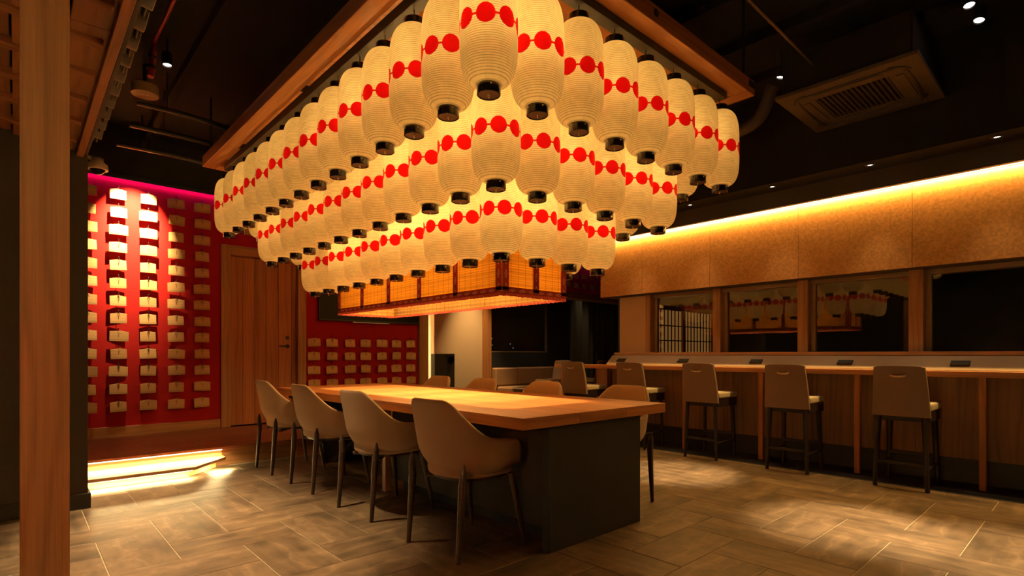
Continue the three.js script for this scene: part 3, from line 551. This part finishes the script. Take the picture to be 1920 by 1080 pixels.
// ---------------------------------------------------------------- bamboo shade under the lanterns
{
  const s = thing('bamboo_shade', 'rectangular bamboo blind lampshade with dark brocade bands above the table', 'lampshade', W(3.675, 2.515, 1.44));
  const U = [2.52, 4.83], V = [2.222, 2.808], H = [1.44, 1.92], t = 0.003;
  const side = (len, along) => { const g = cbox(along ? t : len, H[1] - H[0], along ? len : t, 0.0004, along ? 'z' : 'x', [0, 0]); return g; };
  const at = (u, v, h) => W(u, v, h).sub(s.position).toArray();
  part(s, 'blind', side(U[1] - U[0], true), M.bamboo, at(3.675, V[0], 1.68)); part(s, 'blind', side(U[1] - U[0], true), M.bamboo, at(3.675, V[1], 1.68));
  part(s, 'blind', side(V[1] - V[0], false), M.bamboo, at(U[0], 2.515, 1.68)); part(s, 'blind', side(V[1] - V[0], false), M.bamboo, at(U[1], 2.515, 1.68));
  const band = (w, h, along) => { const g = cbox(along ? 0.005 : w, h, along ? w : 0.005, 0.0005, 'y', [0, 0]); const p = g.attributes.position, uv = g.attributes.uv; for (let i = 0; i < p.count; i++) { const c = along ? p.getZ(i) : p.getX(i); if (h > w) uv.setXY(i, c / w + 0.5, p.getY(i) / 0.085); else uv.setXY(i, p.getY(i) / h + 0.5, c / 0.085); } return g; };
  for (const v of [V[0] - 0.005, V[1] + 0.005]) { for (let i = 0; i <= 5; i++) part(s, 'brocade_band', band(0.052, 0.46, true), M.brocade, at(U[0] + 0.026 + (U[1] - U[0] - 0.052) / 5 * i, v, 1.69)); part(s, 'rim_band', band(U[1] - U[0], 0.042, true), M.brocade, at(3.675, v, 1.462)); }
  for (const u of [U[0] - 0.005, U[1] + 0.005]) { for (let i = 0; i <= 2; i++) part(s, 'brocade_band', band(0.052, 0.46, false), M.brocade, at(u, V[0] + 0.026 + (V[1] - V[0] - 0.052) / 2 * i, 1.69)); part(s, 'rim_band', band(V[1] - V[0], 0.042, false), M.brocade, at(u, 2.515, 1.462)); }
  const fr = []; for (let u = U[0]; u < U[1]; u += 0.014) for (const v of [V[0], V[1]]) fr.push(moved(new THREE.BoxGeometry(0.006, rr(0.012, 0.022), 0.009), ...at(u, v, 1.434)));
  for (let v = V[0]; v < V[1]; v += 0.014) for (const u of [U[0], U[1]]) fr.push(moved(new THREE.BoxGeometry(0.009, rr(0.012, 0.022), 0.006), ...at(u, v, 1.434)));
  part(s, 'tassel_fringe', join(fr), M.tassel).userData.kind = 'stuff';
  slab(s, 'lamp_rail', [2.7, 4.65], [2.795, 2.806], [1.86, 1.88], M.black, { g: 'z' });
  for (const u of [2.85, 3.4, 3.95, 4.5]) { part(s, 'bulb', new THREE.SphereGeometry(0.030, 14, 10), glow([1, 0.66, 0.26], 4), at(u, 2.72, 1.84)); part(s, 'lamp_arm', rod([0.080, 0.06, 0], [0.0, 0.025, 0], 0.006, 0.008, 8), M.black, at(u, 2.72, 1.84)); const l = new THREE.PointLight(col([1, 0.57, 0.18]), 2.2, 0, 2); l.position.copy(W(u, 2.72, 1.84)); l.castShadow = true; l.shadow.radius = 1.5; scene.add(l); }
  for (const u of [2.75, 3.675, 4.6]) part(s, 'suspension_wire', rod([0, 0, 0], [0, 0.98, 0], 0.002, 0.002, 6), M.blackSteel, at(u, 2.515, 1.88));
}
// downlights in the frame that throw the sharp rectangle on the table
[2.92, 3.42, 3.93, 4.43].forEach((u, i) => {
  const t = thing('frame_downlight', `small downlight inside the wooden frame, ${ORD[i]} along the table from the near end`, 'downlight', W(u, 2.515, 2.87), 0, 'downlights in the wooden frame');
  part(t, 'housing', lathe([[0.034, 0], [0.038, 0.0], [0.038, 0.058], [0.0001, 0.058], [0.0001, 0.054], [0.034, 0.050]], 20), M.black); part(t, 'lens', disc(0.028, 0.004), G.spot, [0, 0.02, 0]);
  spot(u, 2.515, 2.86, u, 2.516, 0.74, [1, 0.60, 0.24], 31, 20, 0.25, 0.6);
});
// ================================================================ THINGS ON THE RED WALL
const plaqueGeo = [0.163, 0.154, 0.142].map((w) => { const s = new THREE.Shape(), h = 0.099; s.moveTo(-w / 2, 0); s.lineTo(w / 2, 0); s.lineTo(w / 2, h); s.lineTo(0, h + 0.012); s.lineTo(-w / 2, h); s.closePath(); const g = new THREE.ExtrudeGeometry(s, { depth: 0.007, bevelEnabled: true, bevelSize: 0.001, bevelThickness: 0.001, bevelSegments: 1 }); return g; });
const cordLoop = join([rod([-0.012, 0.082, 0.010], [0, 0.135, 0.004], 0.0016, 0.0016, 5), rod([0.012, 0.082, 0.010], [0, 0.135, 0.004], 0.0016, 0.0016, 5), rod([0, 0.05, 0.0105], [0, 0.088, 0.0105], 0.0022, 0.0022, 5)]);
const hookGeo = join([rod([0, 0.137, -0.045], [0, 0.137, 0.012], 0.003, 0.003, 8), moved(new THREE.SphereGeometry(0.005, 8, 6), 0, 0.137, 0.013)]);
const protoP = [];
function plaque(v, h, label, group) {
  const k = (rnd() * 3) | 0, pos = W(RED - 0.046, v, h - 0.048), turn = rr(-0.05, 0.05);
  let t;
  if (!protoP[k]) { t = protoP[k] = thing('wooden_plaque', label, 'plaque', pos, turn, group); const b = part(t, 'board', plaqueGeo[k], M.plaque); part(t, 'cord', cordLoop, M.cord); part(t, 'hook', hookGeo, M.black); }
  else t = copyOf(protoP[k], pos, turn, label, group);
  t.position.y += rr(-0.003, 0.003);
  t.children[0].rotation.set(rr(-0.10, 0.04), rr(-0.12, 0.12), rr(-0.045, 0.045)); t.children[0].position.set(rr(-0.004, 0.004), 0, 0.0);
}
const COLS = [0.54, 0.803, 1.07, 1.335, 1.595];
for (let r = 0; r < 13; r++) COLS.forEach((v, c) => plaque(v, 2.754 - 0.188 * r, `wooden plaque on the red wall left of the door, ${ORD[c]} column, ${ORD[r]} row down`, 'plaques left of the door'));
for (const [c, v] of [[0, 1.86], [1, 2.125]]) for (let r = 0; r < 2; r++) plaque(v, 2.754 - 0.188 * r, `wooden plaque above the door, ${ORD[c]} column, ${r ? 'lower' : 'upper'} row`, 'plaques above the door');
[2.916, 3.165, 3.423, 3.66, 3.917, 4.155, 4.40].forEach((v, c) => { for (let r = 0; r < 6; r++) plaque(v, 1.212 - 0.182 * r, `wooden plaque under the television, ${ORD[c]} column from the door, ${ORD[r]} row down`, 'plaques under the television'); });
[7.70, 7.95, 8.20, 8.45, 8.70, 8.95, 9.2].forEach((v, c) => { for (let r = 0; r < 3; r++) plaque(v, 2.80 - 0.188 * r, `wooden plaque above the far opening, ${ORD[c]} column, ${ORD[r]} row down`, 'plaques above the far opening'); });
{
  const t = thing('television', 'large black wall television on the red wall behind the lanterns', 'television', W(RED, 3.75, 1.5));
  slab(t, 'casing', [RED - 0.075, RED - 0.032], [2.97, 4.53], [1.515, 2.39], M.plastic, { c: 0.004 }); slab(t, 'screen', [RED - 0.0765, RED - 0.0752], [2.982, 4.518], [1.535, 2.378], M.screen, { c: 0.0002 });
  slab(t, 'bracket', [RED - 0.0318, RED - 0.0015], [3.5, 4.0], [1.75, 2.15], M.black); slab(t, 'trim_strip', [RED - 0.082, RED - 0.07], [3.45, 4.02], [1.500, 1.512], M.steel);
}
{ // small spotlight over the plaques
  const t = thing('wall_spotlight', 'small black ceiling spotlight aimed at the plaques on the red wall', 'spotlight', W(6.64, 0.95, 3.14));
  const tilt = 0.28; part(t, 'stem', rod([0, 0.08, 0], [0, CEIL - 3.14, 0], 0.008, 0.008), M.black); const b = part(t, 'head', lathe([[0.030, 0], [0.034, 0], [0.034, 0.10], [0.022, 0.115], [0.0001, 0.115], [0.0001, 0.035], [0.028, 0.03]], 20), M.black, [0, 0, 0], [tilt, 0, 0]); part(b, 'lens', disc(0.026, 0.003), G.spot, [0, 0.022, 0]);
  spot(6.655, 0.95, 3.13, 7.12, 0.92, 2.42, LC.wall, 110, 27.5, 1.0, 0.5);
}
{ // dome camera on the side wall
  const t = thing('dome_camera', 'white dome security camera at the left end of the pink light line', 'camera', W(6.0, 0.53, 2.66));
  part(t, 'housing', lathe([[0.078, 0.03], [0.080, 0.045], [0.074, 0.075], [0.045, 0.10], [0.045, 0.13], [0.0001, 0.13]], 24), M.white); part(t, 'dome', moved(new THREE.SphereGeometry(0.060, 20, 10, 0, Math.PI * 2, 0, Math.PI / 2), 0, 0, 0, Math.PI), M.screen, [0, 0.045, 0]);
  part(t, 'base_ring', lathe([[0.058, 0.028], [0.078, 0.030], [0.078, 0.04], [0.058, 0.045]], 24), M.white);
  part(t, 'arm', join([rod([0, 0.115, 0], [-0.10, 0.13, 0], 0.02, 0.02), moved(cbox(0.02, 0.10, 0.08, 0.004), -0.153, 0.13, 0), rod([-0.10, 0.13, 0], [-0.145, 0.13, 0], 0.02, 0.03)]), M.white);
}
// ================================================================ CEILING EQUIPMENT
{ // four-way air conditioner
  const t = thing('ceiling_air_conditioner', 'square ceiling air conditioner with central grille above the counter', 'air conditioner', W(1.26, 4.745, 3.0)), A = 0.445;
  const s = new THREE.Shape(); s.moveTo(-A, -A); s.lineTo(A, -A); s.lineTo(A, A); s.lineTo(-A, A); s.closePath(); const ho = new THREE.Path(); ho.moveTo(-0.24, -0.24); ho.lineTo(-0.24, 0.24); ho.lineTo(0.24, 0.24); ho.lineTo(0.24, -0.24); s.holes.push(ho);
  const pg = new THREE.ExtrudeGeometry(s, { depth: 0.022, bevelEnabled: true, bevelSize: 0.004, bevelThickness: 0.004, bevelSegments: 1 }); pg.rotateX(Math.PI / 2);
  part(t, 'panel', pg, M.acWhite, [0, 0.03, 0]); part(t, 'body', cbox(0.82, 0.30, 0.82, 0.01), M.ceiling, [0, 0.185, 0]);
  part(t, 'grille', join([...Array(15)].map((_, i) => moved(new THREE.BoxGeometry(0.47, 0.008, 0.020), 0, 0.012, -0.224 + i * 0.032, 0.3))), M.acGrille);
  for (let k = 0; k < 4; k++) { const a = k * Math.PI / 2; part(t, 'louvre', tube([[-0.37, 0, 0.26], [-0.34, 0, 0.325], [-0.24, 0, 0.345], [0.24, 0, 0.345], [0.34, 0, 0.325], [0.37, 0, 0.26]], 0.010, 24, 6).scale(1, 0.6, 1), M.black, [0, 0.0025, 0], [0, a, 0]); part(t, 'flap', cbox(0.44, 0.006, 0.05, 0.002), M.acWhite, [Math.sin(a) * 0.30, 0.001, Math.cos(a) * 0.30], [0, a, 0]); }
  for (const x of [-0.36, 0.36]) for (const z of [-0.36, 0.36]) part(t, 'hanger_rod', rod([x, 0.33, z], [x, CEIL - 3.0, z], 0.006, 0.006), M.blackSteel);
}
{
  const c = thing('ceiling_conduit', 'long thin metal conduit crossing the dark ceiling to the air conditioner', 'pipe', W(1.45, 3.2, 3.2));
  part(c, 'pipe', rod([-1.6, 0, 0], [1.42, 0, 0], 0.011, 0.011), std([0.16, 0.12, 0.10], { roughness: 0.4, metalness: 0.7 })); for (const x of [-1.2, 0, 1.2]) part(c, 'clip', join([rod([x, 0, 0], [x, 0.16, 0], 0.006, 0.006, 6), moved(cbox(0.02, 0.03, 0.03, 0.004), x, 0, 0)]), M.black);
  const d = thing('flexible_duct', 'dark flexible duct beside the right corner of the wooden frame', 'duct', W(2.4, 4.75, 3.0));
  part(d, 'hose', (() => { const c = new THREE.CatmullRomCurve3([[0, 0.34, 0.5], [0.02, 0.1, 0.35], [0.0, 0.05, 0.0], [-0.05, 0.08, -0.5], [0.0, 0.12, -1.0], [0.0, 0.36, -1.3]].map((p) => new THREE.Vector3(...p))); return new THREE.TubeGeometry(c, 60, 0.055, 10); })(), std([0.05, 0.04, 0.035], { roughness: 0.6 }));
  [[6.3, 0.7, 2.6, 3.05, 'nearest the red wall'], [5.9, 0.75, 2.5, 3.12, 'second from the red wall'], [5.5, 0.75, 2.2, 3.18, 'third from the red wall']].forEach(([u, a, b, h, w]) => {
    const p = thing('ceiling_pipe', `dark pipe under the black ceiling at left, ${w}`, 'pipe', W(u, (a + b) / 2, h)); const L = (b - a) / 2;
    part(p, 'pipe', tube([[-L, 0, 0], [-L * 0.5, 0.0, 0.01], [0, -0.015, 0], [L * 0.6, 0, 0.01], [L, 0.01, 0]], 0.022, 30, 10), std([0.05, 0.045, 0.04], { roughness: 0.4, metalness: 0.4 })); for (const x of [-L * 0.7, L * 0.7]) part(p, 'hanger_rod', rod([x, 0, 0.006], [x, CEIL - h, 0.006], 0.005, 0.005, 6), M.black);
  });
  const s = thing('ceiling_speaker', 'round pale ceiling speaker drum hanging beside the tiled eave', 'speaker', W(5.45, 0.80, 3.24));
  part(s, 'drum', lathe([[0.0001, 0.004], [0.092, 0.004], [0.098, 0], [0.100, 0.004], [0.100, 0.075], [0.094, 0.085], [0.0001, 0.085]], 32), M.plaster); part(s, 'hanger', rod([0, 0.085, 0], [0, CEIL - 3.24, 0], 0.015, 0.015), M.black);
  part(s, 'screw', join([-0.02, 0.02].map((x) => moved(disc(0.004, 0.003, 8, 0.0005), x, 0.0015, 0))), M.steel);
  const v = thing('red_valve', 'red sprinkler pipe with valve under the ceiling beside the eave', 'valve', W(4.55, 0.70, 3.02));
  part(v, 'valve_body', rod([0, 0, 0], [0.02, 0.20, -0.03], 0.022, 0.022), M.redPaint); part(v, 'pipe', tube([[0.02, 0.20, -0.03], [0.03, 0.28, -0.05], [0.05, 0.33, 0.2], [0.05, 0.33, 1.2]], 0.014), M.redPaint); part(v, 'collar', rod([0.006, 0.06, -0.009], [0.008, 0.085, -0.012], 0.029, 0.029), M.black); part(v, 'collar', rod([0.014, 0.14, -0.021], [0.016, 0.16, -0.024], 0.029, 0.029), M.black); part(v, 'hanger_rod', rod([0.05, 0.34, 0.4], [0.05, CEIL - 3.02, 0.4], 0.005, 0.005, 6), M.black);
}
// spotlights on stems: head at (u, v, h) aimed at a floor point
function spotlight(u, v, h, tu, tv, th, power, angle, label, pen = 0.8, color = LC.spot) {
  const t = thing('ceiling_spotlight', label, 'spotlight', W(u, v, h), 0, 'spotlights under the black ceiling');
  const d = W(tu, tv, th).sub(W(u, v, h)).normalize(), q = new THREE.Quaternion().setFromUnitVectors(new THREE.Vector3(0, -1, 0), d);
  const b = part(t, 'head', lathe([[0.030, -0.012], [0.036, -0.012], [0.036, 0.075], [0.028, 0.088], [0.0001, 0.088], [0.0001, 0.02], [0.030, 0.012]], 20), M.black); b.quaternion.copy(q);
  part(b, 'lens', disc(0.0295, 0.004), G.spot, [0, -0.004, 0]);
  part(t, 'stem', rod([0, 0.07, 0], [0, CEIL - h, 0], 0.008, 0.008), M.black);
  const p = W(u, v, h).addScaledVector(d, 0.02); spot(-p.z, p.x, p.y, tu, tv, th, color, power, angle, pen, 0.8);
}
spotlight(4.88, 0.86, 3.30, 4.60, 0.88, 0, 42, 19, 'lit ceiling spotlight at left, above the pale speaker drum');
spotlight(3.55, 0.62, 3.40, 3.40, 0.66, 0, 70, 24, 'ceiling spotlight hidden above the left floor between eave and frame');
spotlight(1.76, 4.545, 3.30, 2.58, 4.38, 0, 95, 11, 'lit ceiling spotlight beside the right corner of the wooden frame');
spotlight(0.565, 4.75, 3.30, 1.06, 3.82, 0, 95, 11, 'lower of the two lit spotlights at the top right');
spotlight(0.60, 4.62, 3.36, 0.30, 3.82, 0, 75, 13, 'upper of the two lit spotlights at the top right');
[3.78, 2.98, 2.13, 1.33, 0.53, -0.27].forEach((u, i) => {
  const t = thing('counter_downlight', i < 5 ? `tiny recessed downlight over the counter, ${ORD[i]} from its far end` : 'recessed downlight over the counter beyond the right edge', 'downlight', W(u, 5.30, 2.646), 0, 'downlights over the counter');
  part(t, 'trim_ring', lathe([[0.024, 0.013], [0.026, 0], [0.036, 0.004], [0.038, 0.0135]], 20), M.black); part(t, 'lens', disc(0.024, 0.004), G.spot, [0, 0.009, 0]);
  spot(u, 5.30, 2.640, u, 5.50, 0.9, LC.spot, 1.7, 26, 0.9, 0.6);
});
// ================================================================ BACK ROOM FURNITURE
{
  const b = thing('bench_sofa', 'long taupe upholstered bench under the dark night window', 'bench', W(8.0, 7.9, 0));
  for (let i = 0; i < 3; i++) { slab(b, 'back_cushion', [8.14, 8.29], [7.02 + i * 0.60, 7.612 + i * 0.60], [0.43, 0.79], M.bench, { c: 0.025 }); slab(b, 'seat_cushion', [7.66, 8.135], [7.02 + i * 0.60, 7.612 + i * 0.60], [0.30, 0.425], M.bench, { c: 0.03 }); }
  slab(b, 'plinth', [7.72, 8.29], [7.03, 8.80], [0, 0.298], M.darkWood); slab(b, 'back_board', [8.292, 8.33], [7.02, 8.82], [0, 0.80], M.darkWood);
  const s = thing('low_table', 'small low table with pale top behind the dining table', 'table', W(7.15, 6.92, 0)); slab(s, 'top', [6.95, 7.35], [6.72, 7.12], [0.425, 0.455], M.white, { c: 0.004 }); part(s, 'column', rod([0, 0.02, 0], [0, 0.4245, 0], 0.03, 0.03), M.black); part(s, 'base', disc(0.18, 0.02), M.black);
  const k = thing('upright_cabinet', 'dark grey upright cabinet with round black fitting against the beige wall', 'cabinet', W(8.0, 5.62, 0)); slab(k, 'carcass', [7.86, 7.98], [5.37, 5.80], [0, 1.07], std([0.045, 0.042, 0.036], { roughness: 0.7 }), { c: 0.006 }); const at = W(7.859, 5.72, 0.965).sub(k.position).toArray(); const r = part(k, 'round_fitting', moved(lathe([[0.0001, 0.012], [0.035, 0.012], [0.05, 0], [0.065, 0.0], [0.065, 0.02], [0.0001, 0.02]], 24), 0, 0, 0, Math.PI / 2), M.screen, at); r.rotation.y = Math.PI; r.position.z += 0.0205;
  const c = thing('curtain', 'dark heavy curtain hanging in folds at the end of the back room', 'curtain', W(8.1, 10.0, 0));
  const sh = new THREE.Shape(), n = 150; const f = (x) => 0.045 * Math.sin(x * 32) + 0.02 * Math.sin(x * 13 + 1); for (let i = 0; i <= n; i++) { const x = -0.85 + i / n * 2.2; (i ? sh.lineTo(x, f(x)) : sh.moveTo(x, f(x))); } for (let i = n; i >= 0; i--) { const x = -0.85 + i / n * 2.2; sh.lineTo(x, f(x) + 0.008); }
  const g = new THREE.ExtrudeGeometry(sh, { depth: 2.5, bevelEnabled: false }); g.rotateX(-Math.PI / 2); part(c, 'cloth', toCreasedNormals(g, 0.7), M.curtain, [0, 0.01, 0]); part(c, 'rail', rod([-0.95, 2.53, 0], [1.3, 2.53, 0], 0.014, 0.014), M.black); for (const x of [-0.9, 1.25]) part(c, 'rail_bracket', rod([x, 2.53, 0], [x, CEIL, 0], 0.006, 0.006, 6), M.black);
  spot(7.75, 9.35, 3.3, 8.1, 9.55, 1.3, LC.spot, 5, 14, 0.9);
  spot(7.55, 6.45, 3.2, 8.3, 6.5, 0.5, [1, 0.62, 0.24], 34, 24, 1.0);
  spot(8.9, 5.2, 3.2, 9.6, 5.2, 1.6, LC.wall, 240, 45, 0.8);
  spot(7.6, 7.9, 3.2, 8.1, 7.9, 0.5, LC.spot, 4.5, 30, 0.9);
}
{ // city lights far outside the back window
  [[9.35, 7.55, 1.27], [9.36, 7.64, 1.22], [9.33, 7.92, 1.42], [9.33, 7.93, 1.27], [9.3, 8.45, 1.30], [9.31, 8.55, 1.21]].forEach(([u, v, h], i) => { const m = new THREE.Mesh(new THREE.SphereGeometry(0.010, 8, 6), G.far); m.name = numbered('distant_light'); m.position.copy(W(u, v, h)); tag(m, `tiny pale city light outside the dark back window, ${['leftmost', 'lower left', 'upper middle', 'lower middle', 'upper right', 'rightmost'][i]} of six`, 'light', 'city lights outside the back window'); scene.add(m); });
}
// ================================================================ ADDED FILL LAMP, UNSEEN BEHIND THE CAMERA
{
  const t = thing('added_fill_lamp', 'added paper fill lamp standing unseen behind the camera', 'lamp', W(0.60, -0.80, 0));
  part(t, 'paper_shade', shade, M.paper, [0, 0.863, 0]); part(t, 'bottom_ring', capBottom, M.lacquer, [0, 0.82, 0]); part(t, 'top_ring', capTop, M.lacquer, [0, 0.863 + LN.H, 0]);
  part(t, 'pole', rod([0, 0.02, 0], [0, 0.825, 0], 0.014, 0.014), M.black); part(t, 'base', disc(0.15, 0.02), M.black); part(t, 'bulb', bulbGeo, G.bulb, [0, 1.12, 0]);
  const l = new THREE.PointLight(col([1, 0.72, 0.42]), 21, 0, 2); l.position.copy(W(0.60, -0.80, 1.12)); l.castShadow = true; l.shadow.radius = 1; scene.add(l);  // warm fill, added to brighten the pillar and nearest chairs
}
scene.traverse((o) => { if (o.isMesh) { o.castShadow = o.receiveShadow = true; if (o.material.transmission === 1) o.castShadow = false; } });
renderer.render(scene, camera);
